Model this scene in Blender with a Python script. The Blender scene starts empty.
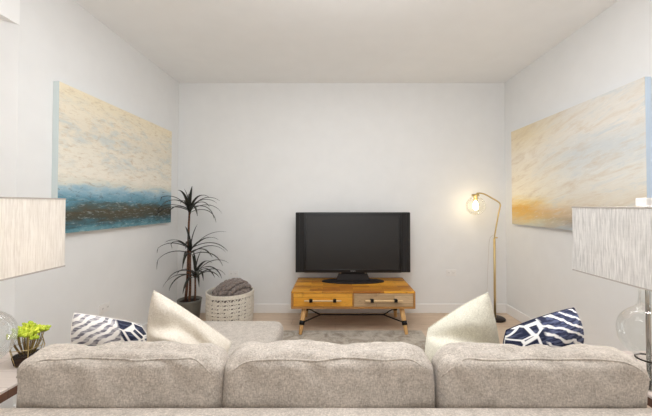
import bpy, bmesh, math, random
from math import sin, cos, pi, radians
from mathutils import Vector, Matrix, noise

# ------------------------------------------------------------------ camera, light, exposure
S = bpy.context.scene
EYE = 1.26
cd = bpy.data.cameras.new('camera'); cam = bpy.data.objects.new('camera', cd)
S.collection.objects.link(cam); S.camera = cam
cd.sensor_width = 36.0; cd.lens = 310.0/652.0*36.0
PITCH = 1.0
cam.location = (0, 0, EYE); cam.rotation_euler = (radians(90+PITCH), 0, 0)
cd.shift_x = -9.0/652.0
cd.shift_y = -(3.0+310*math.tan(radians(PITCH)))/652.0
cd.clip_start = 0.02

S.view_settings.view_transform = 'Standard'; S.view_settings.look = 'None'
S.view_settings.exposure = 0.11; S.view_settings.gamma = 1.0; S.view_settings.use_curve_mapping = False
S.cycles.use_denoising = True
S.cycles.max_bounces = 10; S.cycles.diffuse_bounces = 6; S.cycles.transparent_max_bounces = 16

w = bpy.data.worlds.new('daylight'); S.world = w; w.use_nodes = True
bg = w.node_tree.nodes['Background']
bg.inputs['Color'].default_value = (0.92, 0.96, 1.0, 1); bg.inputs['Strength'].default_value = 1.2

def area(name, loc, rot, sx, sy, power, col):
    l = bpy.data.lights.new(name, 'AREA'); l.shape = 'RECTANGLE'; l.size = sx; l.size_y = sy
    l.energy = power; l.color = col
    o = bpy.data.objects.new(name, l); S.collection.objects.link(o)
    o.location = loc; o.rotation_euler = rot
    return o
# daylight through the big front window and the side opening behind the camera
area('window_daylight', (-0.1, -6.05, 1.35), (radians(102), 0, 0), 4.0, 2.3, 26, (0.95, 0.975, 1.0))
def fill_point(loc, power, r=.2):  # added fill: bare point light out of view, brightens ceiling and walls
    l = bpy.data.lights.new('fill_light', 'POINT'); l.energy = power; l.color = (.94, .965, 1.0); l.shadow_soft_size = r
    o = bpy.data.objects.new('fill_light', l); S.collection.objects.link(o); o.location = loc
area('overhead_fill_light', (0.1, 1.62, 2.69), (0, 0, 0), 1.9, .9, 25, (0.97, 0.985, 1.0))  # added overhead fill for the far half of the room, no fixture behind it
fill_point((0.08, 1.12, 2.30), 29)
fill_point((-.1, -2.2, 1.9), 18)

# ------------------------------------------------------------------ helpers
def link(o, parent=None):
    S.collection.objects.link(o)
    if parent is not None: o.parent = parent
    return o

def tag(o, label=None, cat=None, group=None, kind=None):
    if label: o['label'] = label
    if cat: o['category'] = cat
    if group: o['group'] = group
    if kind: o['kind'] = kind
    return o

def thing(name, label, cat, loc=(0, 0, 0), rz=0, group=None):
    o = bpy.data.objects.new(name, None); link(o)
    o.empty_display_size = 0.05
    o.location = loc; o.rotation_euler = (0, 0, rz)
    return tag(o, label, cat, group)

def obj(name, bm, m, parent=None, smooth=False, bevel=0, sub=0, loc=None, angle=None):
    bmesh.ops.recalc_face_normals(bm, faces=bm.faces)
    me = bpy.data.meshes.new(name); bm.to_mesh(me); bm.free()
    o = bpy.data.objects.new(name, me); link(o, parent)
    for mm in (m if isinstance(m, (list, tuple)) else [m]): me.materials.append(mm)
    if smooth:
        for p in me.polygons: p.use_smooth = True
    if bevel:
        b = o.modifiers.new('bevel', 'BEVEL'); b.width = bevel; b.segments = 2; b.limit_method = 'ANGLE'
    if sub:
        b = o.modifiers.new('sub', 'SUBSURF'); b.levels = sub; b.render_levels = sub
    if loc: o.location = loc
    return o

def struct(name, bm, m, bevel=0):
    return tag(obj(name, bm, m, bevel=bevel), kind='structure')

def box(bm, x0, x1, y0, y1, z0, z1):
    vs = [bm.verts.new(p) for p in ((x0,y0,z0),(x1,y0,z0),(x1,y1,z0),(x0,y1,z0),(x0,y0,z1),(x1,y0,z1),(x1,y1,z1),(x0,y1,z1))]
    for f in ((0,3,2,1),(4,5,6,7),(0,1,5,4),(1,2,6,5),(2,3,7,6),(3,0,4,7)): bm.faces.new([vs[i] for i in f])
    return bm
def nbox(*a): return box(bmesh.new(), *a)

def tube(bm, pts, rad, seg=12, cap=True):
    pts = [Vector(p) for p in pts]; n = len(pts)
    rs = rad if isinstance(rad, (list, tuple)) else [rad]*n
    T = []
    for i in range(n):
        t = (pts[min(i+1, n-1)]-pts[max(i-1, 0)])
        T.append(t.normalized())
    up = Vector((0, 0, 1)) if abs(T[0].z) < .9 else Vector((1, 0, 0))
    u = T[0].cross(up).normalized()
    rings = []
    for i in range(n):
        u = (u - T[i]*u.dot(T[i])).normalized(); v = T[i].cross(u)
        rings.append([bm.verts.new(pts[i]+(u*cos(2*pi*k/seg)+v*sin(2*pi*k/seg))*rs[i]) for k in range(seg)])
    for i in range(n-1):
        for k in range(seg):
            bm.faces.new((rings[i][k], rings[i][(k+1) % seg], rings[i+1][(k+1) % seg], rings[i+1][k]))
    if cap:
        bm.faces.new(rings[0][::-1]); bm.faces.new(rings[-1])
    return bm
def ntube(*a, **k): return tube(bmesh.new(), *a, **k)

def lathe(bm, prof, cx=0, cy=0, seg=40, closed=False):
    rings = []
    for r, z in prof:
        if r < 1e-5: rings.append([bm.verts.new((cx, cy, z))])
        else: rings.append([bm.verts.new((cx+r*cos(2*pi*k/seg), cy+r*sin(2*pi*k/seg), z)) for k in range(seg)])
    m = len(rings)
    for i in range(m if closed else m-1):
        a, b = rings[i], rings[(i+1) % m]
        for k in range(seg):
            k2 = (k+1) % seg
            if len(a) == 1 and len(b) == 1: continue
            if len(a) == 1: bm.faces.new((a[0], b[k2], b[k]))
            elif len(b) == 1: bm.faces.new((a[k], a[k2], b[0]))
            else: bm.faces.new((a[k], a[k2], b[k2], b[k]))
    return bm
def nlathe(*a, **k): return lathe(bmesh.new(), *a, **k)

def catmull(P, n=8):
    P = [Vector(p) for p in P]; out = []
    Q = [P[0]*2-P[1]]+P+[P[-1]*2-P[-2]]
    for i in range(1, len(Q)-2):
        for j in range(n):
            t = j/n; a, b, c, d = Q[i-1], Q[i], Q[i+1], Q[i+2]
            out.append(.5*((2*b)+(c-a)*t+(2*a-5*b+4*c-d)*t*t+(3*b-a-3*c+d)*t**3))
    out.append(P[-1]); return out

# ------------------------------------------------------------------ materials
class NT:
    def __init__(s, name):
        s.m = bpy.data.materials.new(name); s.m.use_nodes = True
        s.t = s.m.node_tree; s.b = s.t.nodes['Principled BSDF']; s.out = s.t.nodes['Material Output']
    def n(s, typ, **kw):
        nd = s.t.nodes.new('ShaderNode'+typ)
        for k, v in kw.items():
            if k in nd.inputs: s.set(nd.inputs[k], v)
            else: setattr(nd, k, v)
        return nd
    def set(s, inp, v):
        if hasattr(v, 'outputs') or hasattr(v, 'is_linked') and hasattr(v, 'node'):
            s.t.links.new(v if not hasattr(v, 'outputs') else v.outputs[0], inp)
        else: inp.default_value = v
    def l(s, a, b): s.t.links.new(a, b)
    def coords(s, kind='Object', scale=(1, 1, 1), rot=(0, 0, 0)):
        tc = s.n('TexCoord'); mp = s.n('Mapping')
        mp.inputs['Scale'].default_value = scale; mp.inputs['Rotation'].default_value = rot
        src = tc.outputs[kind]
        if any(rot) and tuple(scale) != (1, 1, 1):      # turn first, then stretch
            m0 = s.n('Mapping'); m0.inputs['Rotation'].default_value = rot; mp.inputs['Rotation'].default_value = (0, 0, 0)
            s.l(src, m0.inputs['Vector']); src = m0.outputs[0]
        s.l(src, mp.inputs['Vector']); return mp.outputs[0]
    def noise(s, vec, scale, detail=4, rough=.55, dist=0):
        nd = s.n('TexNoise'); s.l(vec, nd.inputs['Vector'])
        nd.inputs['Scale'].default_value = scale; nd.inputs['Detail'].default_value = detail
        nd.inputs['Roughness'].default_value = rough; nd.inputs['Distortion'].default_value = dist
        return nd.outputs['Fac']
    def ramp(s, fac, stops, interp='LINEAR'):
        nd = s.n('ValToRGB'); cr = nd.color_ramp; cr.interpolation = interp
        while len(cr.elements) < len(stops): cr.elements.new(.5)
        for e, (p, c) in zip(cr.elements, stops):
            e.position = p; e.color = (*lin(c), 1) if len(c) == 3 else c
        s.l(fac, nd.inputs['Fac']); return nd.outputs['Color']
    def mix(s, fac, a, b, blend='MIX'):
        nd = s.n('Mix'); nd.data_type = 'RGBA'; nd.blend_type = blend
        for i, v in ((nd.inputs[0], fac), (nd.inputs[6], a), (nd.inputs[7], b)):
            if isinstance(v, tuple): i.default_value = (*lin(v), 1)
            elif isinstance(v, (int, float)): i.default_value = v
            else: s.l(v, i)
        return nd.outputs[2]
    def math(s, op, a, b=None, clamp=False):
        nd = s.n('Math'); nd.operation = op; nd.use_clamp = clamp
        for i, v in ((0, a), (1, b)):
            if v is None: continue
            if isinstance(v, (int, float)): nd.inputs[i].default_value = v
            else: s.l(v, nd.inputs[i])
        return nd.outputs[0]
    def color(s, c):
        if isinstance(c, tuple): s.b.inputs['Base Color'].default_value = (*lin(c), 1)
        else: s.l(c, s.b.inputs['Base Color'])
    def bump(s, h, strength=.3, dist=.002):
        nd = s.n('Bump'); nd.inputs['Strength'].default_value = strength; nd.inputs['Distance'].default_value = dist
        s.l(h, nd.inputs['Height']); s.l(nd.outputs[0], s.b.inputs['Normal'])
    def rough(s, r): s.b.inputs['Roughness'].default_value = r

def lin(c):
    return tuple((v/255/12.92) if v/255 <= .04045 else ((v/255+.055)/1.055)**2.4 for v in c[:3])

def plain(name, c, rough=.6, metal=0, bump=None, var=0):
    s = NT(name); s.rough(rough); s.b.inputs['Metallic'].default_value = metal
    v = s.coords('Object')
    if var:
        n = s.noise(v, 6, 3)
        d = tuple(max(0, x*(1-var)) for x in c)
        s.color(s.ramp(n, [(.3, d), (.7, c)]))
    else: s.color(c)
    if bump: s.bump(s.noise(v, bump[0], 3), bump[1], bump[2])
    return s.m

M = {}
M['wall'] = plain('wall_paint', (235, 235, 234), .85, bump=(180, .06, .001), var=.012)
M['ceiling'] = plain('ceiling_paint', (248, 248, 247), .9, bump=(160, .08, .001), var=.01)
M['trim'] = plain('trim_paint', (240, 239, 237), .30)
M['plastic'] = plain('white_plastic', (236, 234, 231), .35)
M['slot'] = plain('outlet_slot', (150, 146, 142), .5)
M['black_metal'] = plain('black_metal', (24, 23, 24), .45, .6)
M['brass'] = plain('brushed_brass', (206, 182, 130), .35, .75)
M['bronze'] = plain('dark_bronze', (48, 36, 30), .45, .6)
M['chrome'] = plain('chrome', (200, 198, 195), .18, 1)
M['tv_black'] = plain('tv_black_plastic', (20, 18, 18), .28)
M['tv_grille'] = plain('speaker_cloth', (26, 24, 24), .75, bump=(900, .3, .001))
M['tv_brown'] = plain('tv_stand_plastic', (22, 14, 12), .8)
M['soil'] = plain('soil', (62, 42, 30), .95, bump=(120, .8, .01), var=.4)
M['cord'] = plain('cord_sleeve', (214, 210, 206), .5)

def mk_screen():
    s = NT('tv_screen'); s.color((40, 38, 37)); s.rough(.36)
    s.b.inputs['Specular IOR Level'].default_value = .45; return s.m
M['screen'] = mk_screen()

def mk_floor():
    s = NT('oak_floor'); v = s.coords('Object')
    br = s.n('TexBrick'); s.l(v, br.inputs['Vector'])
    br.offset = .37; br.inputs['Scale'].default_value = 1
    br.inputs['Brick Width'].default_value = 1.25; br.inputs['Row Height'].default_value = .15
    br.inputs['Mortar Size'].default_value = .0016; br.inputs['Bias'].default_value = 0
    br.inputs['Color1'].default_value = (*lin((224, 200, 174)), 1); br.inputs['Color2'].default_value = (*lin((204, 178, 150)), 1)
    br.inputs['Mortar'].default_value = (*lin((120, 98, 80)), 1)
    g = s.noise(s.coords('Object', (1.6, 22, 1)), 3, 6, .6, .6)
    s.color(s.mix(.45, br.outputs['Color'], s.ramp(g, [(.3, (165, 140, 118)), (.7, (230, 214, 196))]), 'MIX'))
    s.rough(.38); s.bump(g, .08, .001); return s.m
M['floor'] = mk_floor()

def mk_rug():
    s = NT('woven_rug'); v = s.coords('Object')
    a = s.noise(v, 9, 8, .75, .6); b = s.noise(s.coords('Object', (1, 1.6, 1)), 3.0, 4, .6, 1.2); c = s.noise(v, 260, 2)
    col = s.ramp(a, [(.34, (128, 116, 104)), (.46, (172, 163, 150)), (.56, (206, 199, 188)), (.72, (222, 217, 208))])
    col = s.mix(s.math('MULTIPLY', b, .5), col, (196, 186, 172))
    col = s.mix(.25, col, s.ramp(c, [(.3, (120, 112, 104)), (.7, (235, 230, 222))]), 'MULTIPLY')
    s.color(col); s.rough(.95); s.bump(c, .5, .004); return s.m
M['rug'] = mk_rug()

def mk_linen(name, dark, light, bumpv=.5, warm=None, freq=1.0):
    s = NT(name); v = s.coords('Object')
    x = s.noise(s.coords('Object', (70*freq, 300*freq, 300*freq)), 1, 2, .5)
    z = s.noise(s.coords('Object', (300*freq, 300*freq, 90*freq)), 1, 2, .5)
    sp = s.noise(v, 150*freq, 4, .6); big = s.noise(v, 22*freq, 4, .6)
    f = s.math('ADD', s.math('MULTIPLY', x, .2), s.math('MULTIPLY', z, .25))
    f = s.math('ADD', f, s.math('MULTIPLY', sp, .35))
    f = s.math('ADD', f, s.math('MULTIPLY', big, .2))
    s.color(s.ramp(f, [(.40, dark), (.5, tuple((a+b)/2 for a, b in zip(dark, light))), (.60, light)]))
    s.rough(.95); s.b.inputs['Sheen Weight'].default_value = .12
    s.bump(f, bumpv, .002); return s.m
M['sofa'] = mk_linen('sofa_linen', (158, 149, 139), (214, 204, 193), .35)
M['sofa_seat'] = mk_linen('sofa_seat_linen', (158, 149, 140), (212, 203, 193), .35)
M['cream'] = mk_linen('cream_cotton', (216, 206, 190), (243, 236, 224), .2)
M['ivory'] = mk_linen('ivory_cotton', (212, 207, 190), (242, 238, 222), .2)

def mk_shade(name, dark, light, tr):
    s = NT(name)
    a = s.noise(s.coords('Object', (120, 120, 7)), 1.6, 4, .6, .6)
    b = s.noise(s.coords('Object', (6, 6, 90)), 2, 3, .6)
    f = s.math('ADD', s.math('MULTIPLY', a, .93), s.math('MULTIPLY', b, .07))
    col = s.ramp(f, [(.35, dark), (.62, light)])
    s.color(col); s.rough(.9)
    d = s.n('BsdfDiffuse'); t = s.n('BsdfTranslucent'); mx = s.n('MixShader')
    s.l(col, d.inputs[0]); s.l(col, t.inputs[0]); mx.inputs[0].default_value = tr
    s.l(d.outputs[0], mx.inputs[1]); s.l(t.outputs[0], mx.inputs[2]); s.l(mx.outputs[0], s.out.inputs[0])
    return s.m
M['shade_warm'] = mk_shade('lampshade_linen_pale', (228, 222, 214), (249, 245, 239), .32)
M['shade_grey'] = mk_shade('lampshade_linen_grey', (196, 193, 189), (236, 233, 229), .14)
M['shade_trim'] = plain('shade_edge_tape', (176, 168, 160), .8)

def mk_glass(name, tint=(250, 250, 250), fmax=.75, blend=.35):
    s = NT(name); tr = s.n('BsdfTransparent'); tr.inputs[0].default_value = (*lin(tint), 1)
    g = s.n('BsdfGlossy'); g.inputs['Roughness'].default_value = .02; g.inputs[0].default_value = (1, 1, 1, 1)
    lw = s.n('LayerWeight'); lw.inputs[0].default_value = blend
    f = s.math('MULTIPLY', lw.outputs['Fresnel'], fmax, True)
    mx = s.n('MixShader'); s.l(f, mx.inputs[0]); s.l(tr.outputs[0], mx.inputs[1]); s.l(g.outputs[0], mx.inputs[2])
    s.l(mx.outputs[0], s.out.inputs[0]); return s.m
M['glass'] = mk_glass('clear_glass', (250, 251, 250), .6, .3)
M['globe'] = mk_glass('thin_globe_glass', (251, 251, 248), .5, .24)

def emit(name, col, st):
    s = NT(name); s.color((255, 255, 255)); s.b.inputs['Emission Color'].default_value = (*col, 1)
    s.b.inputs['Emission Strength'].default_value = st; return s.m
M['bulb'] = emit('lit_filament_bulb', (1, .80, .50), 14)
M['bulb_lamp'] = emit('lit_table_bulb', (1, .86, .66), 6)

def mk_patch(name, c1, c2, dark, rot=(0, 0, 0), bw=.34, rh=.075, scale=1, mixn=.45):
    s = NT(name); v = s.coords('Object', rot=rot)
    br = s.n('TexBrick'); s.l(v, br.inputs['Vector'])
    br.offset = .43; br.offset_frequency = 2; br.inputs['Scale'].default_value = scale
    br.inputs['Brick Width'].default_value = bw; br.inputs['Row Height'].default_value = rh
    br.inputs['Mortar Size'].default_value = .0012
    br.inputs['Color1'].default_value = (*lin(c1), 1); br.inputs['Color2'].default_value = (*lin(c2), 1)
    br.inputs['Mortar'].default_value = (*lin(dark), 1)
    g = s.noise(s.coords('Object', (3, 40, 40)), 2.2, 6, .65, .9)
    k = s.noise(s.coords('Object', (1, 2.5, 2.5)), 7, 4, .6, 1.5)
    col = s.mix(.25, br.outputs['Color'], s.ramp(g, [(.3, dark), (.5, c2), (.7, c1)]), 'MIX')
    col = s.mix(s.math('MULTIPLY', s.ramp(k, [(.56, (0, 0, 0)), (.72, (255, 255, 255))]), mixn), col, dark)
    s.color(col); s.rough(.42); s.bump(g, .15, .002); return s.m
M['wood_top'] = mk_patch('reclaimed_wood_top', (246, 180, 62), (164, 98, 34), (92, 52, 20), bw=.30, rh=.066, mixn=.6)
M['wood_gold'] = mk_patch('reclaimed_wood_gold', (248, 194, 88), (228, 158, 52), (136, 82, 30), rot=(radians(90), 0, 0), bw=.5, rh=.09)
M['wood_grey'] = mk_patch('reclaimed_wood_grey', (218, 190, 152), (184, 154, 118), (112, 86, 60), rot=(radians(90), 0, 0), bw=.4, rh=.075)
M['wood_case'] = mk_patch('reclaimed_wood_case', (206, 156, 92), (172, 122, 66), (104, 70, 40), rot=(radians(90), 0, 0), bw=.6, rh=.2)
M['wood_leg'] = mk_patch('pale_wood_leg', (222, 178, 118), (204, 156, 98), (150, 106, 62), bw=3, rh=3, mixn=.1)
M['wood_pale'] = mk_patch('pale_wood_handle', (226, 196, 150), (214, 180, 130), (170, 134, 92), bw=3, rh=3, mixn=.05)
M['walnut'] = mk_patch('dark_walnut', (112, 76, 58), (88, 58, 44), (52, 34, 26), bw=1.2, rh=.5, mixn=.2)
M['whitewash'] = mk_patch('whitewashed_wood', (224, 212, 204), (208, 194, 186), (170, 154, 146), bw=1.2, rh=.12, mixn=.1)

def mk_basket():
    s = NT('cream_rope'); v = s.coords('Object', (1, 1, 1)); n = s.noise(v, 60, 4)
    s.color(s.ramp(n, [(.3, (214, 206, 192)), (.7, (238, 232, 220))])); s.rough(.85)
    s.bump(s.noise(s.coords('Object', (60, 60, 300)), 1, 2), .5, .003); return s.m
M['basket'] = mk_basket()
def mk_knit():
    s = NT('chunky_wool'); v = s.coords('Object'); n = s.noise(v, 120, 5, .7)
    s.color(s.ramp(n, [(.3, (104, 92, 86)), (.7, (150, 137, 129))])); s.rough(.95); s.bump(n, .7, .006)
    s.b.inputs['Sheen Weight'].default_value = .3; return s.m
M['knit'] = mk_knit()
def mk_leaf(name, a, b, rough=.45):
    s = NT(name); n = s.noise(s.coords('Object'), 14, 3); s.color(s.ramp(n, [(.35, a), (.65, b)])); s.rough(rough); return s.m
M['dracaena'] = mk_leaf('dracaena_leaf', (24, 26, 20), (50, 50, 38))
M['lime'] = mk_leaf('lime_leaf', (150, 184, 40), (222, 226, 80), .55)
M['stem'] = mk_leaf('succulent_stem', (150, 116, 66), (190, 170, 96), .7)
def mk_bark():
    s = NT('dracaena_bark'); n = s.noise(s.coords('Object', (20, 20, 60)), 2, 4); s.color(s.ramp(n, [(.35, (60, 38, 28)), (.65, (120, 82, 58))]))
    s.rough(.8); s.bump(n, .6, .004); return s.m
M['bark'] = mk_bark()
M['pot'] = plain('grey_ceramic', (112, 109, 100), .5, var=.12)

def mk_paint_left():
    s = NT('seascape_canvas')
    tc = s.n('TexCoord'); sep = s.n('SeparateXYZ'); s.l(tc.outputs['Object'], sep.inputs[0])
    h = s.math('DIVIDE', sep.outputs['Z'], .98)               # 0 bottom .. 1 top
    n1 = s.noise(s.coords('Object', (1, 2.4, 9)), 1.7, 7, .62, .4)
    n2 = s.noise(s.coords('Object', (1, 7, 34)), 1.8, 8, .75, .3)
    n3 = s.noise(s.coords('Object', (1, 3.0, 8)), 1.3, 6, .65, .3)
    n5 = s.noise(s.coords('Object', (1, 5, 17)), 2.2, 8, .75, .5)
    hh = s.math('ADD', h, s.math('MULTIPLY', s.math('SUBTRACT', n1, .5), .16))
    hh = s.math('ADD', hh, s.math('MULTIPLY', s.math('SUBTRACT', n5, .5), .10))
    base = s.ramp(hh, [(.0, (104, 150, 160)), (.04, (66, 112, 126)), (.09, (70, 74, 64)), (.15, (84, 76, 58)), (.19, (78, 98, 98)), (.22, (92, 142, 160)), (.27, (128, 168, 188)),
                       (.31, (164, 194, 206)), (.36, (222, 222, 210)), (.42, (240, 234, 220)), (.60, (236, 230, 215)), (.74, (232, 224, 206)), (.86, (238, 229, 209)), (1.0, (240, 228, 200))])
    cloud = s.ramp(n3, [(.48, (0, 0, 0)), (.64, (255, 255, 255))])
    up = s.ramp(h, [(.42, (0, 0, 0)), (.55, (255, 255, 255)), (.85, (255, 255, 255)), (1.0, (60, 60, 60))])
    col = s.mix(s.math('MULTIPLY', s.math('MULTIPLY', cloud, up), .55), base, (190, 204, 208))
    hi = s.ramp(h, [(.3, (0, 0, 0)), (.45, (255, 255, 255))])
    col = s.mix(s.math('MULTIPLY', s.ramp(n5, [(.52, (0, 0, 0)), (.66, (255, 255, 255))]), s.math('MULTIPLY', hi, .62)), col, (206, 184, 150))
    col = s.mix(s.math('MULTIPLY', s.ramp(n2, [(.54, (0, 0, 0)), (.68, (255, 255, 255))]), s.math('MULTIPLY', hi, .5)), col, (184, 170, 148))
    low = s.ramp(h, [(.30, (255, 255, 255)), (.42, (30, 30, 30))])
    col = s.mix(s.math('MULTIPLY', s.math('MULTIPLY', s.ramp(n2, [(.34, (255, 255, 255)), (.46, (0, 0, 0))]), low), .45), col, (206, 220, 222))
    col = s.mix(s.math('MULTIPLY', s.math('MULTIPLY', s.ramp(n5, [(.54, (0, 0, 0)), (.64, (255, 255, 255))]), low), .6), col, (56, 62, 56))
    s.color(col); s.rough(.7); s.bump(n2, .3, .003); return s.m
M['art_sea'] = mk_paint_left()

def mk_paint_right():
    s = NT('sunset_canvas')
    tc = s.n('TexCoord'); sep = s.n('SeparateXYZ'); s.l(tc.outputs['Object'], sep.inputs[0])
    h = s.math('DIVIDE', sep.outputs['Z'], 1.02); u = s.math('DIVIDE', sep.outputs['Y'], -1.49)   # u: 0 far edge .. 1 near edge
    rot = (radians(13), 0, 0)
    n1 = s.noise(s.coords('Object', (1, 1.6, 6), rot), 1.5, 6, .6, .5)
    n2 = s.noise(s.coords('Object', (1, 6, 34), rot), 1.8, 8, .75, .4)
    n4 = s.noise(s.coords('Object', (1, 1.8, 9), rot), 1.7, 8, .7, .5)
    n6 = s.noise(s.coords('Object', (1, 3, 24), (radians(4), 0, 0)), 1.6, 8, .7, .4)
    hh = s.math('ADD', h, s.math('MULTIPLY', s.math('SUBTRACT', n1, .5), .16))
    hh = s.math('ADD', hh, s.math('MULTIPLY', s.math('SUBTRACT', n6, .5), .10))
    sun = s.ramp(hh, [(.0, (206, 204, 184)), (.05, (220, 204, 160)), (.10, (228, 190, 116)), (.17, (230, 178, 84)), (.23, (240, 214, 150)), (.30, (248, 238, 214)), (.7, (246, 238, 222)), (.88, (236, 222, 192)), (1, (228, 212, 176))])
    gry = s.ramp(hh, [(.0, (170, 180, 190)), (.07, (160, 150, 140)), (.13, (206, 190, 168)), (.22, (228, 220, 204)), (.4, (234, 232, 224)), (.62, (216, 220, 220)), (.8, (234, 230, 222)), (1, (228, 224, 216))])
    uu = s.math('ADD', u, s.math('MULTIPLY', s.math('SUBTRACT', n1, .5), .35))
    col = s.mix(s.ramp(uu, [(.22, (0, 0, 0)), (.62, (255, 255, 255))]), sun, gry)
    col = s.mix(s.math('MULTIPLY', s.ramp(n4, [(.50, (0, 0, 0)), (.70, (255, 255, 255))]), .55), col, (206, 184, 152))
    col = s.mix(s.math('MULTIPLY', s.ramp(n4, [(.34, (255, 255, 255)), (.46, (0, 0, 0))]), s.math('MULTIPLY', uu, .8)), col, (206, 214, 218))
    col = s.mix(s.math('MULTIPLY', s.ramp(n2, [(.56, (0, 0, 0)), (.7, (255, 255, 255))]), .3), col, (196, 178, 156))
    col = s.mix(s.math('MULTIPLY', s.ramp(n2, [(.32, (255, 255, 255)), (.44, (0, 0, 0))]), .4), col, (250, 246, 238))
    s.color(col); s.rough(.7); s.bump(n2, .3, .003); return s.m
M['art_sun'] = mk_paint_right()
M['canvas_edge'] = plain('canvas_edge', (214, 224, 224), .7)
M['canvas_edge_blue'] = plain('canvas_edge_blue', (206, 222, 238), .7)

def mk_shibori(name, white, ink, ink2, cellpos, sgn, stripes=9.0, slant=1.2, line=.66):
    s = NT(name); tc = s.n('TexCoord'); uv = tc.outputs['UV']
    sep = s.n('SeparateXYZ'); s.l(uv, sep.inputs[0]); U, V = sep.outputs['X'], sep.outputs['Y']
    n = s.n('TexNoise'); s.l(uv, n.inputs['Vector']); n.inputs['Scale'].default_value = 3.5; n.inputs['Detail'].default_value = 3
    d = s.math('ADD', s.math('MULTIPLY', V, stripes), s.math('MULTIPLY', U, sgn*stripes*slant))
    d = s.math('ADD', d, s.math('MULTIPLY', n.outputs['Fac'], 1.6))
    fr = s.math('FRACT', d)
    st = s.ramp(fr, [(.0, (255, 255, 255)), (.10, (0, 0, 0)), (line*.6, (30, 30, 30)), (line, (0, 0, 0)), (line+.08, (255, 255, 255)), (1, (255, 255, 255))])
    n2 = s.n('TexNoise'); mp = s.n('Mapping'); s.l(uv, mp.inputs[0]); mp.inputs['Scale'].default_value = (6, 14, 1); mp.inputs['Rotation'].default_value = (0, 0, radians(25*sgn))
    s.l(mp.outputs[0], n2.inputs['Vector']); n2.inputs['Scale'].default_value = 1.2; n2.inputs['Detail'].default_value = 3
    inkc = s.mix(s.ramp(n2.outputs['Fac'], [(.42, (0, 0, 0)), (.6, (255, 255, 255))]), ink, ink2)
    colA = s.mix(st, inkc, white)
    vo = s.n('TexVoronoi'); vo.feature = 'DISTANCE_TO_EDGE'; mv = s.n('Mapping'); s.l(uv, mv.inputs[0]); mv.inputs['Scale'].default_value = (3.6, 3.0, 1)
    s.l(mv.outputs[0], vo.inputs['Vector']); vo.inputs['Scale'].default_value = 1.25
    cell = s.ramp(vo.outputs['Distance'], [(.045, (255, 255, 255)), (.075, (0, 0, 0))])
    inkd = s.mix(s.ramp(n2.outputs['Fac'], [(.5, (0, 0, 0)), (.72, (255, 255, 255))]), (22, 28, 56), (92, 98, 124))
    colB = s.mix(cell, inkd, white)
    if cellpos > 0: f = s.ramp(U, [(cellpos-.02, (0, 0, 0)), (cellpos+.02, (255, 255, 255))])
    else: f = s.ramp(U, [(-cellpos-.02, (255, 255, 255)), (-cellpos+.02, (0, 0, 0))])
    s.color(s.mix(f, colA, colB)); s.rough(.9); s.bump(s.noise(s.coords('Object'), 300, 2), .2, .001); return s.m
M['shibori_pale'] = mk_shibori('shibori_pale', (240, 236, 232), (112, 110, 122), (198, 194, 196), .60, -1, 5.0, 1.5, .50)
M['shibori_navy'] = mk_shibori('shibori_navy', (240, 238, 236), (24, 32, 66), (88, 96, 128), -.45, 1, 5.0, 1.1, .72)

# ------------------------------------------------------------------ the room
XL, XR, YB, H = -1.85, 2.01, 3.65, 2.71
YF = -6.1; XW = -2.6; HS = 2.315
struct('floor', nbox(XW-.1, XR+.1, YF-.1, YB+.1, -.1, 0), M['floor'])
struct('ceiling', nbox(XW-.1, XR+.1, YF-.1, YB+.1, H, H+.1), M['ceiling'])
struct('wall_back', nbox(XW-.1, XR+.1, YB, YB+.1, 0, H), M['wall'])
struct('wall_right', nbox(XR, XR+.1, YF, YB, 0, H), M['wall'])
bm = bmesh.new()   # left wall, its return running back at an angle to the wider part of the room
pts = [(XL, YB), (XL, 1.80), (XW, 1.05), (XW, YB)]
lo = [bm.verts.new((x, y, 0)) for x, y in pts]; hi = [bm.verts.new((x, y, H)) for x, y in pts]
for i in range(4): bm.faces.new((lo[i], lo[(i+1) % 4], hi[(i+1) % 4], hi[i]))
bm.faces.new(lo[::-1]); bm.faces.new(hi)
struct('wall_left', bm, M['wall'])
struct('wall_left_recess', nbox(XW-.1, XW, YF, 1.05, 0, H), M['wall'])
bm = bmesh.new()
pts = [(XL, YF), (XL, 1.80), (XW, 1.05), (XW, YF)]
lo = [bm.verts.new((x, y, HS)) for x, y in pts]; hi = [bm.verts.new((x, y, H)) for x, y in pts]
for i in range(4): bm.faces.new((lo[i], lo[(i+1) % 4], hi[(i+1) % 4], hi[i]))
bm.faces.new(lo[::-1]); bm.faces.new(hi)
struct('ceiling_soffit', bm, M['ceiling'])
bm = bmesh.new()   # front wall behind the camera with one wide window opening
box(bm, XW-.1, -1.95, YF-.12, YF, 0, H); box(bm, 1.75, XR+.1, YF-.12, YF, 0, H)
box(bm, -1.95, 1.75, YF-.12, YF, 2.45, H); box(bm, -1.95, 1.75, YF-.12, YF, 0, .25)
struct('wall_front', bm, M['wall'])
bm = bmesh.new()
for x in (-1.95, -.73, .49, 1.70): box(bm, x, x+.05, YF-.09, YF-.03, .25, 2.30)
box(bm, -1.90, 1.70, YF-.09, YF-.03, 2.40, 2.45); box(bm, -1.90, 1.70, YF-.09, YF-.03, .25, .30)
struct('window_1', bm, M['trim'])
bh, bt = .105, .014
struct('baseboard_back', nbox(XL+bt, XR-bt, YB-bt, YB, 0, bh), M['trim'], .003)
struct('baseboard_left', nbox(XL, XL+bt, 1.80, YB, 0, bh), M['trim'], .003)
struct('baseboard_right', nbox(XR-bt, XR, YF, YB, 0, bh), M['trim'], .003)

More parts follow.
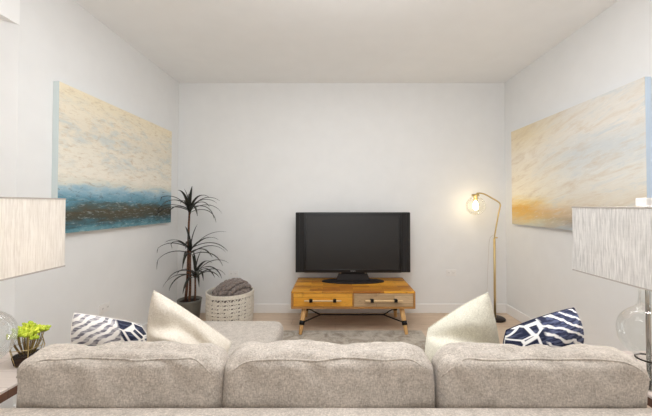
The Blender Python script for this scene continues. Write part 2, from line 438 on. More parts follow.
def outlet(loc, rz, label, n=2):
    t = thing('wall_outlet', label, 'outlet', loc, rz)     # local -Y faces the room
    obj('cover_plate', nbox(-.058, .058, -.006, 0, -.037, .037), M['plastic'], t, bevel=.002)
    for k in (-.026, .026):
        r = obj('receptacle', nbox(k-.017, k+.017, -.009, -.006, -.024, .024), M['plastic'], t, bevel=.002)
        bm = bmesh.new()
        for sx in (-.006, .006): box(bm, k+sx-.0012, k+sx+.0012, -.0095, -.009, -.004, .008)
        obj('slot', bm, M['slot'], r)
outlet((-1.19, YB, .455), 0, 'white double wall outlet behind the basket with the knitted blanket')
outlet((1.36, YB, .465), 0, 'white double wall outlet between the television and the brass floor lamp')
outlet((XL, 2.50, .435), radians(90), 'white wall outlet on the left wall above the blue and white pillow')

# ------------------------------------------------------------------ rug
bm = bmesh.new()
box(bm, -.80, .86, 1.35, 3.11, 0, .012)
rug = obj('area_rug', bm, M['rug'], bevel=.004)
tag(rug, 'mottled grey and beige low-pile area rug under the wooden tv stand', 'rug')

# ------------------------------------------------------------------ tv stand
ST = thing('tv_stand', 'reclaimed wood tv stand with two drawers and splayed legs on black iron stretcher', 'tv stand', (.178, 3.335, 0))
w2, d0, d1, z0, z1 = .607, -.295, .295, .247, .414
bm = bmesh.new(); box(bm, -w2, w2, d0, d1, z1-.018, z1)
obj('tabletop', bm, M['wood_top'], ST, bevel=.003)
bm = bmesh.new()
box(bm, -w2, -w2+.02, d0, d1, z0, z1-.018); box(bm, w2-.02, w2, d0, d1, z0, z1-.018)
box(bm, -w2+.02, w2-.02, d0, d1, z0, z0+.018); box(bm, -w2+.02, w2-.02, d1-.015, d1, z0+.018, z1-.018)
box(bm, -.006, .006, d0, d1-.015, z0+.018, z1-.018)
obj('case', bm, M['wood_case'], ST, bevel=.0015)
for sx, mat, lab in ((-1, 'wood_gold', 'golden orange drawer front'), (1, 'wood_grey', 'weathered grey-brown drawer front')):
    a, b = (-w2+.022, -.008) if sx < 0 else (.008, w2-.022)
    dr = obj('drawer', nbox(a, b, d0+.004, d0+.40, z0+.020, z1-.020), M[mat], ST, bevel=.002)
    dr['label'] = lab
    cx = (a+b)/2; zc = (z0+z1)/2+.001
    h = obj('handle', ntube([(cx-.18, d0-.024, zc), (cx+.18, d0-.024, zc)], .0085, 10), M['wood_pale'], dr, smooth=True, bevel=.002)
    for k in (-.115, .115):
        obj('handle_bracket', nbox(cx+k-.016, cx+k+.016, d0-.036, d0+.004, zc-.014, zc+.014), M['black_metal'], dr, bevel=.003)
feet = {}
for sx in (-1, 1):
    for sy in (-1, 1):
        top = Vector((sx*(w2-.125), sy*.235, z0)) if sy < 0 else Vector((sx*(w2-.125), .15, z0))
        bot = Vector((sx*(w2-.094), -.325, .012)) if sy < 0 else Vector((sx*(w2-.10), .19, 0))
        lg = obj('leg', ntube([top, top.lerp(bot, .5), bot], [.025, .023, .016], 16), M['wood_leg'], ST, smooth=True, bevel=.002)
        a, b = top.lerp(bot, .50), top.lerp(bot, .66); feet[(sx, sy)] = top.lerp(bot, .58)
        obj('collar', ntube([a, b], .0262, 16), M['black_metal'], lg, smooth=True)
bm = bmesh.new()
yj = {}
for sx in (-1, 1):
    j = Vector((sx*.332, -.05, .105)); yj[sx] = j
    for sy in (-1, 1): tube(bm, [feet[(sx, sy)], j], .007, 8)
tube(bm, [yj[-1]+Vector((-.004, 0, 0)), yj[1]+Vector((.004, 0, 0))], .007, 8)
obj('stretcher', bm, M['black_metal'], ST, smooth=True)

# ------------------------------------------------------------------ television
TV = thing('television', 'black widescreen flat television with side speakers on the wooden tv stand', 'television', (.198, 3.44, z1))
tz0, tz1 = .100, .765; tw = .633
obj('cabinet', nbox(-tw, tw, .0, .075, tz0, tz1), M['tv_black'], TV, bevel=.006)
bm = bmesh.new(); box(bm, -.535, .535, -.012, .002, tz0, tz0+.036); box(bm, -.535, .535, -.012, .002, tz1-.036, tz1)
box(bm, -.535, -.515, -.012, .002, tz0+.036, tz1-.036); box(bm, .515, .535, -.012, .002, tz0+.036, tz1-.036)
bz = obj('bezel', bm, M['tv_black'], TV, bevel=.0015)
obj('screen', nbox(-.515, .515, -.004, .0, tz0+.036, tz1-.036), M['screen'], TV)
for sx in (-1, 1):
    a, b = sorted((sx*.541, sx*tw))
    sp = obj('speaker', nbox(a, b, -.012, .0, tz0+.003, tz1-.003), M['tv_grille'], TV, bevel=.004)
    obj('speaker_trim', nbox(sx*.590-.002, sx*.590+.002, -.0145, -.012, tz0+.01, tz1-.01), M['tv_black'], sp)
# small maker's mark, a run of six upright strokes
bm = bmesh.new()
for k in range(6):
    x = -.026+k*.0095
    box(bm, x, x+.0022, -.0135, -.012, tz0+.014, tz0+.023)
    if k % 2 == 0: box(bm, x, x+.0065, -.0135, -.012, tz0+.021, tz0+.023)
    else: box(bm, x, x+.0065, -.0135, -.012, tz0+.014, tz0+.016)
obj('logo', bm, plain('logo_silver', (200, 200, 200), .4), TV)
bm = bmesh.new()
prof = [(-.19, .0), (.19, .0), (.155, .078), (-.155, .078)]
f = [bm.verts.new((x, -.035+.05*(z/.078), z+.02)) for x, z in prof]; b_ = [bm.verts.new((x*.96, .06, z+.02)) for x, z in prof]
bm.faces.new(f); bm.faces.new(b_[::-1])
for i in range(4): bm.faces.new((f[i], b_[i], b_[(i+1) % 4], f[(i+1) % 4]))
obj('stand_neck', bm, M['tv_brown'], TV, bevel=.006)
bm = nlathe([(0, 0), (.99, 0), (1, .004), (.99, .010), (.55, .018), (.3, .022), (0, .022)], seg=56)
for v in bm.verts: v.co.x *= .345; v.co.y = v.co.y*.118+.0
obj('stand_base', bm, M['tv_brown'], TV, smooth=True)
for sx in (-.14, .14): obj('stand_bracket', nbox(sx-.01, sx+.01, -.002, .05, .090, .102), M['chrome'], TV)

# ------------------------------------------------------------------ paintings
def painting(name, label, x0, x1, y0, y1, z0, z1, matface, matedge, edge_first):
    # object origin at the wall-side bottom of its far edge
    bm = nbox(x0, x1, y0-y1, 0, 0, z1-z0)
    o = obj(name, bm, [matface, matedge], bevel=0); o.location = (0, y1, z0)
    for p in o.data.polygons:
        p.material_index = 0 if abs(p.normal.x) > .9 else 1
    t = tag(o, label, 'painting'); return o
painting('canvas_painting', 'wide canvas of pale cream clouds over a teal and brown sea on the left wall', XL+.002, XL+.042, 2.02, 3.42, 1.07, 2.072, M['art_sea'], M['canvas_edge'], 1)
painting('canvas_painting', 'wide canvas of cream and grey clouds over a golden horizon on the right wall', XR-.042, XR-.002, 1.955, 3.45, 1.05, 2.075, M['art_sun'], M['canvas_edge_blue'], 1)

# ------------------------------------------------------------------ floor lamp
FL = thing('floor_lamp', 'slim brass floor lamp with bent arm and lit clear glass globe in the right corner', 'floor lamp', (1.765, 3.44, 0))
obj('base', nlathe([(0, 0), (.10, 0), (.105, .004), (.105, .016), (.10, .02), (.02, .022), (0, .022)]), M['bronze'], FL, smooth=True)
obj('pole', ntube([(0, 0, .02), (0, 0, .89)], .0125, 14), M['brass'], FL, smooth=True)
obj('arm', ntube(catmull([(0, 0, .88), (.012, 0, .97), (.05, 0, 1.17), (.068, 0, 1.255), (.05, 0, 1.292), (-.02, 0, 1.335), (-.10, 0, 1.378), (-.15, 0, 1.390), (-.195, 0, 1.388)], 8), .0078, 12), M['brass'], FL, smooth=True)
kn = obj('knob', ntube([(.0, -.01, .90), (.026, -.02, .90)], .007, 10), M['brass'], FL, smooth=True)
gx, gz = -.205, 1.252
obj('socket', nlathe([(0, gz+.13), (.03, gz+.13), (.042, gz+.122), (.042, gz+.112), (.022, gz+.108), (.022, gz+.055), (0, gz+.055)], cx=gx), M['brass'], FL, smooth=True)
prof = [(.042*1.0, gz+.112)]
R_ = .105
for k in range(3, 33):
    a = pi*k/32; 
    if R_*sin(a) > .040 or k > 16: prof.append((max(R_*sin(a), 0), gz+R_*cos(a)))
obj('glass_globe', nlathe(prof, cx=gx), M['globe'], FL, smooth=True)
obj('light_bulb', nlathe([(.010, gz+.055), (.016, gz+.04), (.027, gz+.01), (.030, gz-.015), (.024, gz-.036), (.010, gz-.046), (0, gz-.048)], cx=gx, seg=24), M['bulb'], FL, smooth=True)
pl = bpy.data.lights.new('bulb_light', 'POINT'); pl.energy = 5; pl.color = (1, .80, .52); pl.shadow_soft_size = .035
plo = bpy.data.objects.new('bulb_light', pl); link(plo, FL); plo.location = (gx, 0, gz-.005)
pc = catmull([(0.0, .014, .93), (-.03, .05, .86), (-.045, .06, .55), (-.055, .06, .32), (-.085, .055, .12), (-.15, .06, .012), (-.3, .12, .006), (-.42, .19, .006)], 8)
obj('power_cord', ntube(pc, .003, 6), M['cord'], FL, smooth=True)
obj('cord_switch', nbox(-.078, -.060, .050, .066, .20, .27), M['cord'], FL, bevel=.004)

# ------------------------------------------------------------------ potted dracaena
PL = thing('potted_dracaena', 'tall three-stemmed dracaena plant with spiky dark leaves in a grey pot', 'plant', (-1.53, 3.28, 0))
obj('pot', nlathe([(0, 0), (.085, 0), (.092, .01), (.118, .255), (.122, .27), (.112, .27), (.108, .235), (0, .235)], seg=44), M['pot'], PL, smooth=True)
obj('soil', nlathe([(0, .250), (.05, .252), (.108, .245), (.105, .234), (0, .234)], seg=32), M['soil'], PL, smooth=True)
random.seed(5)
def trunk(p0, p1, r, wob):
    pts = []
    for i in range(9):
        t = i/8; p = Vector(p0).lerp(Vector(p1), t)
        pts.append(p+Vector((wob*sin(t*5), wob*.6*sin(t*4+1), 0)))
    rr = [r*(1.15-.35*i/8) for i in range(9)]
    o = obj('trunk', ntube(pts, rr, 10), M['bark'], PL, smooth=True); return pts[-1]
def crown(c, n, L, seed, flat=1.0):
    random.seed(seed); bm = bmesh.new(); c = Vector(c)
    for k in range(n):
        az = k*2.399963+random.uniform(-.2, .2)
        el = radians(random.choice([28, 38, 48, 58, 70]))*flat if k < n-3 else radians(84)
        ln = L*random.uniform(.78, 1.08)*(1.0 if k < n-3 else .62)
        d = Vector((cos(az), sin(az), 0)); side = Vector((-sin(az), cos(az), 0))
        pts = []; p = c+Vector((0, 0, -.05+.09*k/n)); e = el; segn = 12
        droop = random.uniform(1.1, 1.9) if k < n-3 else .35
        for i in range(segn+1):
            pts.append(p.copy()); p = p+(d*cos(e)+Vector((0, 0, 1))*sin(e))*(ln/segn)
            e -= droop/segn*(1.3 if i > 4 else .9)
        prev = None
        for i, q in enumerate(pts):
            t = i/segn; wd = .0155*(min(1, .45+t*3))*(1-t**3)+.0008
            up = Vector((0, 0, 1)).cross(side).normalized()
            # keep out of the walls
            def clampw(v):
                v = v.copy()
                v.x = max(v.x, XL+.05-PL.location.x); v.y = min(v.y, YB-.012-PL.location.y); return v
            row = [bm.verts.new(clampw(q+side*wd+Vector((0, 0, .35*wd)))), bm.verts.new(clampw(q)), bm.verts.new(clampw(q-side*wd+Vector((0, 0, .35*wd))))]
            if prev:
                bm.faces.new((prev[0], prev[1], row[1], row[0])); bm.faces.new((prev[1], prev[2], row[2], row[1]))
            prev = row
    o = obj('foliage', bm, M['dracaena'], PL, smooth=True)
    m = o.modifiers.new('thick', 'SOLIDIFY'); m.thickness = .0014
    return o
c1 = trunk((-.045, .0, .24), (.0, .0, 1.19), .0125, .007)
c2 = trunk((.005, -.02, .24), (.018, -.02, .78), .012, .004)
c3 = trunk((.045, .015, .24), (.062, .0, .53), .010, .003)
crown(c1+Vector((0, 0, .02)), 20, .40, 11)
crown(c2+Vector((0, 0, .0)), 18, .42, 4, .85)
crown(c3+Vector((0, 0, .0)), 17, .38, 8, .85)

# ------------------------------------------------------------------ basket with knitted blanket
BK = thing('woven_basket', 'round cream open-weave basket on the floor between the plant and the tv stand', 'basket', (-1.075, 3.20, 0))
BR, BH = .232, .385
def rb(z): return BR*(.93+.07*min(1, z/.2)-.02*max(0, (z-.25)/.15))
bm = bmesh.new()
def ring(z, h, t=.008, wav=0):
    prof = [(rb(z)-t/2, z), (rb(z)+t/2, z), (rb(z+h)+t/2, z+h), (rb(z+h)-t/2, z+h)]
    lathe(bm, prof, seg=64, closed=True)
ring(BH-.035, .035, .014)
rows = 9; top = BH-.035; zz = .03
ring(0, .03, .012)
rh = (top-zz)/rows
for r in range(rows):
    zb = zz+r*rh
    if r: ring(zb-.011, .022, .008)
    n = 44
    for k in range(n):
        if (k*7+r*3) % 11 == 0: wdt = .026
        else: wdt = .0115
        a0 = 2*pi*k/n; a1 = 2*pi*(k+.55)/n; a2 = 2*pi*(k+1)/n
        for (s0, s1) in ((a0, a1), (a2, a1)) if k % 2 == 0 else ((a0, a1),):
            za, zb2 = zb+.004, zb+rh-.004
            for rr in (0,):
                q = []
                for (aa, z) in ((s0, za), (s1, zb2)):
                    dw = wdt/BR/2
                    for da in (-dw, dw):
                        for dr in (-.003, .003):
                            q.append(bm.verts.new(((rb(z)+dr)*cos(aa+da), (rb(z)+dr)*sin(aa+da), z)))
                for f_ in ((0, 1, 3, 2), (4, 5, 7, 6), (0, 1, 5, 4), (2, 3, 7, 6), (0, 2, 6, 4), (1, 3, 7, 5)):
                    bm.faces.new([q[i] for i in f_])
obj('basket_wall', bm, M['basket'], BK)
obj('basket_floor', nlathe([(0, .002), (rb(0)-.004, .002), (rb(0)-.004, .012), (0, .012)], seg=48), M['basket'], BK)

KB = thing('knitted_blanket', 'chunky grey-brown knitted blanket piled inside the cream basket', 'blanket', (-1.075, 3.20, 0))
def dome(x, y):
    r = math.hypot(x, y)/.205
    z = .468-.075*r**4-.045*max(0, -y)/.2+.012*sin(x*19+1)+.014*cos(y*16)+.016*(x/.2)-.05*max(0, (-x-.06)/.14)
    if x > .10: z -= .0
    return z-.012
bm = bmesh.new()
lathe(bm, [(0, .02), (.17, .02), (.185, .1), (.198, .30), (.196, .36), (.15, .415), (.09, .445), (0, .455)], seg=32)
for v in bm.verts:
    if v.co.z > .36: v.co.z = dome(v.co.x, v.co.y)-.022
random.seed(3)
def blob(bm, c, d, L, r):
    c = Vector(c); d = Vector(d).normalized(); n = 6; pts = []; rs = []
    for i in range(n+1):
        t = -1+2*i/n; pts.append(c+d*t*L); rs.append(max(r*math.sqrt(max(0, 1-t*t)), r*.25))
    tube(bm, pts, rs, 8)
ang = radians(-38)
for i in range(-8, 9):
    for j in range(-12, 13):
        u = i*.046; v = j*.040+(.020 if i % 2 else 0)
        x = u*cos(ang)-v*sin(ang); y = u*sin(ang)+v*cos(ang)
        if math.hypot(x, y) > .196: continue
        s_ = 1 if i % 2 else -1
        dx = cos(ang+pi/2+s_*.6); dy = sin(ang+pi/2+s_*.6)
        zc = dome(x, y)-.004; e = .02
        dz = (dome(x+dx*e, y+dy*e)-dome(x-dx*e, y-dy*e))/(2*e)
        blob(bm, (x, y, zc+random.uniform(-.002, .008)), (dx, dy, dz), .034, .0205)
obj('knit', bm, M['knit'], KB, smooth=True)

# ------------------------------------------------------------------ sofa
def nz(p, s, amp, seed=0): return noise.noise(Vector(p)*s+Vector((seed, seed*.7, 0)))*amp

def cushion_bm(x0, x1, y0, y1, z0, z1, r, puff, seed=0, N=34, wr=.006, slope=0.0, crown=0):
    """Soft box cushion: rounded box with bulging faces and wrinkles."""
    bm = bmesh.new(); cx, cy, cz = (x0+x1)/2, (y0+y1)/2, (z0+z1)/2
    hx, hy, hz = (x1-x0)/2, (y1-y0)/2, (z1-z0)/2
    bmesh.ops.create_cube(bm, size=2)
    bmesh.ops.subdivide_edges(bm, edges=bm.edges[:], cuts=N, use_grid_fill=True)
    for v in bm.verts:
        u = v.co.copy()
        P = Vector((u.x*hx, u.y*hy, u.z*hz))
        inner = Vector((max(-hx+r, min(hx-r, P.x)), max(-hy+r, min(hy-r, P.y)), max(-hz+r, min(hz-r, P.z))))
        d = P-inner
        if d.length > 1e-6: P = inner+d.normalized()*r
        fx, fy, fz = 1-u.x**2, 1-u.y**2, 1-u.z**2
        b = Vector((0, 0, 0))
        b.x = puff[0]*(u.x**3)*fy*fz
        b.y = puff[1]*(u.y**3)*(fx**.6)*fz
        b.z = puff[2]*(u.z**3)*(fx**.6)*fy
        P += b
        P.y += slope*(P.z+hz)
        if crown:
            e = hx-abs(P.x); P.z -= crown*max(0, 1-e/.11)**2*max(0, P.z/hz)
            P.x -= crown*.35*max(0, 1-(hz-P.z)/.12)**2*math.copysign(1, P.x)*max(0, 1-e/.11)
        w = Vector((P.x+cx, P.y+cy, P.z+cz))
        n_ = d.normalized() if d.length > 1e-6 else Vector((0, 0, 1))
        diag = Vector((w.x*1.0+w.z*.75, w.y*2, w.z*.35))
        k = nz(w, 4.5, wr*1.6, seed)+nz(diag, 13, wr*1.7, seed+5)*(.25 if not crown else .35+.9*max(0, (w.z-.58)/.17))
        w += n_*k
        v.co = w
    return bm

def piping_path(x0, x1, y, z, r, drop, seed):
    pts = []
    for i in range(31):
        t = i/30; x = x0+(x1-x0)*t
        e = min(t, 1-t)*(x1-x0)
        dz = -drop*max(0, 1-e/r)**2
        pts.append((x, y+.35*abs(dz)*0, z+dz+nz((x, 0, 0), 6, .006, seed)))
    return pts

SF = thing('sofa', 'light grey linen sectional sofa seen from behind with three back cushions and chaise', 'sofa', (0, 0, 0))
# frame
bm = cushion_bm(-1.305, 1.235, .955, 1.085, .06, .567, .022, (0, 0, .004), 3, 20, .001)
obj('back_frame', bm, M['sofa'], SF, smooth=True)
for a, b in ((-1.305, -1.178), (1.152, 1.235)):
    obj('arm', cushion_bm(a, b, 1.088, 1.66, .06, .44, .03, (.004, 0, .004), 9, 14, .0015), M['sofa'], SF, smooth=True)
obj('base', nbox(-1.17, 1.15, 1.09, 1.76, .06, .27), M['sofa'], SF, bevel=.01)
obj('chaise_base', nbox(-1.17, -.375, 1.765, 2.20, .06, .27), M['sofa'], SF, bevel=.01)
for x0, x1, y1 in ((-1.17, -.36, 2.235), (-.35, .38, 1.76), (.39, 1.15, 1.76)):
    obj('seat_cushion', cushion_bm(x0, x1, 1.10, y1, .272, .445, .055, (.006, .008, .012), x0, 24, .003), M['sofa_seat'], SF, smooth=True)
for sx, sy in ((-1.2, 1.0), (1.18, 1.0), (-.72, 2.12), (-.45, 2.12), (.80, 1.68), (.0, 1.68)):
    zf = .012 if sy > 1.5 else 0
    obj('leg', ntube([(sx, sy, zf), (sx, sy, .062)], [.018, .024], 12), M['walnut'], SF, smooth=True)
def back_cushion(x0, x1, z1, seed):
    bm = cushion_bm(x0, x1, 1.096, 1.235, .46, z1, .038, (.004, .014, .004), seed, 56, .0078, .02, .028)
    o = obj('back_cushion', bm, M['sofa'], SF, smooth=True)
    # welted seam just over the back's top edge, running down the two sides
    bvh = None
    from mathutils.bvhtree import BVHTree
    me = o.data; bvh = BVHTree.FromPolygons([v.co for v in me.vertices], [p.vertices for p in me.polygons])
    pts = []
    n = 60
    for i in range(n+1):
        t = i/n; x = x0+.016+(x1-x0-.032)*t; e = min(x-x0, x1-x)
        dz = -.085*max(0, 1-e/.11)**2.0
        z = z1-.010+dz+nz((x, 0, 0), 5, .006, seed)
        hit = bvh.ray_cast(Vector((x, .6, z)), Vector((0, 1, 0)))
        if hit[0] is not None: pts.append(hit[0]+Vector((0, -.0005, 0)))
    for _ in range(3):
        pts = [pts[0]]+[(pts[i-1]+pts[i]*2+pts[i+1])/4 for i in range(1, len(pts)-1)]+[pts[-1]]
    obj('piping', ntube(pts, .0032, 8), M['sofa'], o, smooth=True)
back_cushion(-1.141, -.405, .723, 2)
back_cushion(-.402, .362, .722, 17)
back_cushion(.366, 1.118, .719, 31)

# ------------------------------------------------------------------ throw pillows
def pillow(name, label, C, t, mat, seed, lobe=None, N=40, group=None, pinch=.10):
    """C = corners bottom-left, bottom-right, top-right, top-left seen from the camera; two bulging faces on the patch."""
    bl, br, tr, tl = [Vector(c) for c in C]
    nrm = ((br-bl).cross(tl-bl)+(tr-tl).cross(tr-br)).normalized()
    if nrm.y > 0: nrm = -nrm       # towards the camera
    bm = bmesh.new(); uvl = bm.loops.layers.uv.new('UVMap')
    uvs = {}
    def pt(u, v, side):
        # edges drawn in between the corners
        uu = u; vv = v
        cu = 4*v*(1-v); cv = 4*u*(1-u)
        uu = .5+(u-.5)*(1-pinch*cu); vv = .5+(v-.5)*(1-pinch*cv)
        p = bl*(1-uu)*(1-vv)+br*uu*(1-vv)+tr*uu*vv+tl*(1-uu)*vv
        prof = ((4*u*(1-u))**.55)*((4*v*(1-v))**.55)
        k = t*prof
        if lobe and side > 0: k *= lobe(u, v)
        wv = 1 if (u*(1-u) > 0 and v*(1-v) > 0) else 0
        k += wv*prof*(nz(p, 9, .010, seed)+nz((p.x+p.z, p.y, p.z*.3), 24, .005, seed))*side
        return p+nrm*k*side
    grid = {}
    for side in (1, -1):
        for i in range(N+1):
            for j in range(N+1):
                edge = i in (0, N) or j in (0, N)
                if edge and side < 0: grid[(side, i, j)] = grid[(1, i, j)]; continue
                u, v = i/N, j/N
                u2 = .5-.5*cos(pi*u); v2 = .5-.5*cos(pi*v)
                vert = bm.verts.new(pt(u2, v2, side)); grid[(side, i, j)] = vert; uvs[vert] = (u2, v2)
    for side in (1, -1):
        for i in range(N):
            for j in range(N):
                f = bm.faces.new([grid[(side, i, j)], grid[(side, i+1, j)], grid[(side, i+1, j+1)], grid[(side, i, j+1)]])
                for lp in f.loops: lp[uvl].uv = uvs[lp.vert]
    rim = [grid[(1, i, 0)].co.copy() for i in range(N+1)]+[grid[(1, N, j)].co.copy() for j in range(1, N+1)]+[grid[(1, i, N)].co.copy() for i in range(N-1, -1, -1)]+[grid[(1, 0, j)].co.copy() for j in range(N-1, 0, -1)]
    root = thing(name, label, 'pillow', tuple((bl+br)/2), 0, group)
    off = Vector((bl+br)/2)
    for v in bm.verts: v.co -= off
    o = obj('cover', bm, mat, root, smooth=True)
    obj('piping', ntube([p-off for p in rim]+[rim[0]-off], .0028, 6), mat, root, smooth=True)
    return root
def smooth(a, b, x):
    t = max(0, min(1, (x-a)/(b-a))); return t*t*(3-2*t)
def lobeL(u, v):      # a crease runs up from the left edge, the lower half bulges over it
    c = .50-.10*u+.22*math.exp(-((u-.45)/.3)**2); return 1.35-.85*smooth(c-.06, c+.02, v)+.45*smooth(c+.04, c+.35, v)
def lobeR(u, v):
    c = .78-.50*u; return 1.40-.95*smooth(c-.05, c+.02, v)+.45*smooth(c+.04, c+.35, v)
pillow('throw_pillow', 'plain cream throw pillow peaking at its left corner beside the blue pillow at the left',
       [(-.90, 1.50, .50), (-.60, 1.52, .455), (-.545, 1.64, .54), (-.855, 1.47, .855)], .105, M['cream'], 4, lobeL, pinch=-.07)
pillow('throw_pillow', 'plain ivory throw pillow peaking at its right corner in front of the floor lamp',
       [(.43, 1.46, .50), (.79, 1.48, .46), (.712, 1.45, .850), (.465, 1.55, .648)], .10, M['ivory'], 14, lobeR, pinch=-.07)
pillow('throw_pillow', 'white throw pillow with faded charcoal brush pattern at the left end of the sofa',
       [(-1.21, 1.44, .585), (-.915, 1.60, .48), (-1.01, 1.62, .640), (-1.212, 1.45, .757)], .10, M['shibori_pale'], 24, lambda u, v: .6+.6*smooth(.45, .75, u), pinch=-.05)
pillow('throw_pillow', 'navy and white tie-dyed throw pillow at the right end of the sofa',
       [(.80, 1.46, .50), (1.155, 1.46, .585), (1.125, 1.47, .775), (.835, 1.52, .650)], .095, M['shibori_navy'], 34, pinch=-.10)

# ------------------------------------------------------------------ end tables
def end_table(label, cx, cy, hw, hd, topz):
    t = thing('end_table', label, 'end table', (cx, cy, 0))
    obj('tabletop', nbox(-hw, hw, -hd, hd, topz-.012, topz), M['whitewash'], t, bevel=.002)
    bm = bmesh.new()
    for (a, b, c, d) in ((-hw, hw, -hd, -hd+.03), (-hw, hw, hd-.03, hd), (-hw, -hw+.03, -hd+.03, hd-.03), (hw-.03, hw, -hd+.03, hd-.03)):
        box(bm, a, b, c, d, topz-.046, topz-.012)
    obj('apron', bm, M['walnut'], t, bevel=.002)
    obj('shelf', nbox(-hw+.005, hw-.005, -hd+.005, hd-.005, .16, .185), M['walnut'], t, bevel=.002)
    for sx in (-1, 1):
        for sy in (-1, 1):
            x, y = sx*(hw-.016), sy*(hd-.016)
            obj('leg', nbox(x-.012, x+.012, y-.012, y+.012, 0, topz-.046), M['chrome'], t, bevel=.002)
TL, TR_ = .525, .51
end_table('end table with dark wood edge beside the left end of the sofa', -1.55, 1.26, .235, .31, TL)
end_table('end table with dark wood edge beside the right end of the sofa', 1.467, 1.34, .225, .27, TR_)

# ------------------------------------------------------------------ table lamps
def table_lamp(label, x, y, base, sz0, sz1, hx, hy, mat, watts, R=.1):
    t = thing('table_lamp', label, 'table lamp', (x, y, base))
    h0, h1 = sz0-base, sz1-base
    zc = .245*1.0
    # gourd-shaped clear glass: foot cylinder, waist, round bulb, slim neck
    k_ = R/.1; prof = [(0, .004), (.050, .004), (.054, .010), (.054, .118), (.050, .128), (.040, .135), (.050, .145), (.075, .165), (.094, .195), (.101, .235), (.099, .268), (.086, .302), (.062, .328), (.040, .345), (.032, .365), (.029, .40), (.028, h0+.01)]
    pp = catmull([(r*(k_ if .14 < z < .35 else 1), 0, z-(.022 if z > .1 and z < h0 else 0)) for r, z in prof], 4)
    outer = [(max(p.x, 0), p.z) for p in pp]
    obj('glass_body', nlathe(outer, seg=56), M['glass'], t, smooth=True)
    obj('waist_ring', nlathe([(.041, .109), (.045, .109), (.045, .115), (.041, .115)], seg=40, closed=True), M['bronze'], t, smooth=True)
    obj('foot_plate', nlathe([(0, 0), (.056, 0), (.057, .004), (.054, .0045), (0, .0045)], seg=40), M['chrome'], t, smooth=True)
    obj('stem', ntube([(0, 0, .004), (0, 0, h1-.02)], .0085, 12), M['chrome'], t, smooth=True)
    c = obj('neck_cap', nlathe([(0, h0-.02), (.031, h0-.02), (.031, h0+.012), (0, h0+.012)], seg=32), M['chrome'], t)
    # shade: open box of linen with thickness
    bm = bmesh.new(); th = .0025
    box(bm, -hx, hx, -hy, -hy+th, h0, h1); box(bm, -hx, hx, hy-th, hy, h0, h1)
    box(bm, -hx, -hx+th, -hy+th, hy-th, h0, h1); box(bm, hx-th, hx, -hy+th, hy-th, h0, h1)
    sh = obj('lamp_shade', bm, mat, t)
    for z in (h0, h1-.006):
        e = .0016; bm = bmesh.new()
        box(bm, -hx-e, hx+e, -hy-e, -hy, z, z+.006); box(bm, -hx-e, hx+e, hy, hy+e, z, z+.006)
        box(bm, -hx-e, -hx, -hy, hy, z, z+.006); box(bm, hx, hx+e, -hy, hy, z, z+.006)
        obj('shade_trim', bm, M['shade_trim'], sh)
    bm = bmesh.new()
    tube(bm, [(-hx+th, 0, h1-.03), (hx-th, 0, h1-.03)], .0022, 6); tube(bm, [(0, -hy+th, h1-.03), (0, hy-th, h1-.03)], .0022, 6)
    obj('spider', bm, M['chrome'], t)
    obj('light_bulb', nlathe([(0, h0+.02), (.014, h0+.02), (.015, h0+.05), (.028, h0+.09), (.03, h0+.115), (.02, h0+.14), (0, h0+.15)], seg=20), M['bulb_lamp'], t, smooth=True)
    obj('finial', nbox(-.024, .024, -.024, .024, h1+.002, h1+.038), M['finial'], t, bevel=.004)
    obj('finial_post', ntube([(0, 0, h1-.03), (0, 0, h1+.003)], .004, 8), M['chrome'], t)
    l = bpy.data.lights.new('lamp_light', 'POINT'); l.energy = watts; l.color = (1, .95, .90); l.shadow_soft_size = .04
    lo_ = bpy.data.objects.new('lamp_light', l); link(lo_, t); lo_.location = (0.0, 0, h0+.12)
M['finial'] = plain('white_finial', (240, 238, 236), .3)
table_lamp('clear glass table lamp with pale lit linen shade at the left beside the terrarium', -1.378, 1.20, TL, .985, 1.290, .170, .19, M['shade_warm'], 4.5, .112)
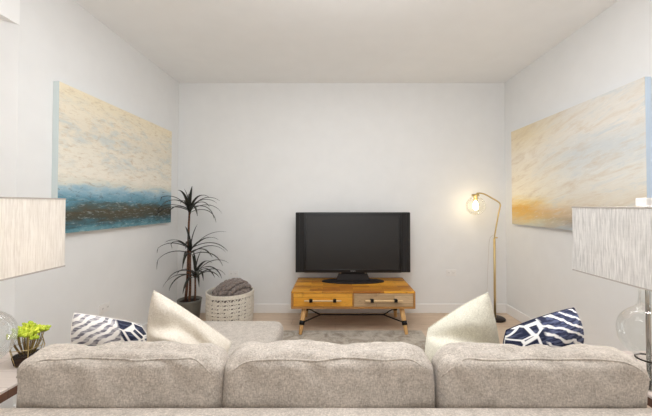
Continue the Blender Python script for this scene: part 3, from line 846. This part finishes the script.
table_lamp('clear glass table lamp with grey linen shade at the right end of the sofa', 1.305, 1.30, TR_, .940, 1.252, .135, .23, M['shade_grey'], 8.0)

# ------------------------------------------------------------------ terrarium
TE = thing('terrarium', 'small glass terrarium of lime green succulents on the left end table', 'terrarium', (-1.432, 1.455, TL))
k = 6; r0, r1, r2 = .045, .066, .050; zA, zB, zC = .004, .080, .150
bm = bmesh.new(); ra = [[(r*cos(2*pi*i/k+.3), r*sin(2*pi*i/k+.3), z) for i in range(k)] for r, z in ((r0, zA), (r1, zB), (r2, zC))]
vs = [[bm.verts.new(p) for p in ring_] for ring_ in ra]
for a in range(2):
    for i in range(k): bm.faces.new((vs[a][i], vs[a][(i+1) % k], vs[a+1][(i+1) % k], vs[a+1][i]))
bm.faces.new(vs[0][::-1])
obj('glass_case', bm, M['glass'], TE)
bm = bmesh.new()
for a in range(3):
    for i in range(k):
        tube(bm, [ra[a][i], ra[a][(i+1) % k]], .0015, 6)
        if a < 2: tube(bm, [ra[a][i], ra[a+1][i]], .0015, 6)
obj('frame', bm, M['brass'], TE, smooth=True)
obj('soil', nlathe([(0, .006), (.046, .006), (.054, .04), (.03, .046), (0, .048)], seg=12), M['soil'], TE, smooth=True)
random.seed(12)
for i in range(30):
    a = i*2.4; rr = .052*math.sqrt((i+.5)/30); x, y = rr*cos(a), rr*sin(a)
    zt = .172-.9*rr+random.uniform(-.012, .018)
    if i == 21: pass
    bs = bmesh.new(); tube(bs, [(x*.45, y*.45, .043), (x*.9, y*.9, (.043+zt)/2), (x*1.15, y*1.15, zt)], [.0022, .0019, .0016], 6)
    st = obj('stem', bs, M['stem'], TE, smooth=True)
    bl_ = bmesh.new()
    for j in range(9):
        az = j*2.4; el = .25+.9*(j/9); L = .025*random.uniform(.8, 1.15)
        d = Vector((cos(az)*cos(el), sin(az)*cos(el), sin(el)))
        c = Vector((x*1.15, y*1.15, zt))
        tube(bl_, [c, c+d*L*.4, c+d*L*.8, c+d*L], [.0025, .0065, .006, .0015], 6)
    obj('leaf_rosette', bl_, M['lime'], st, smooth=True)
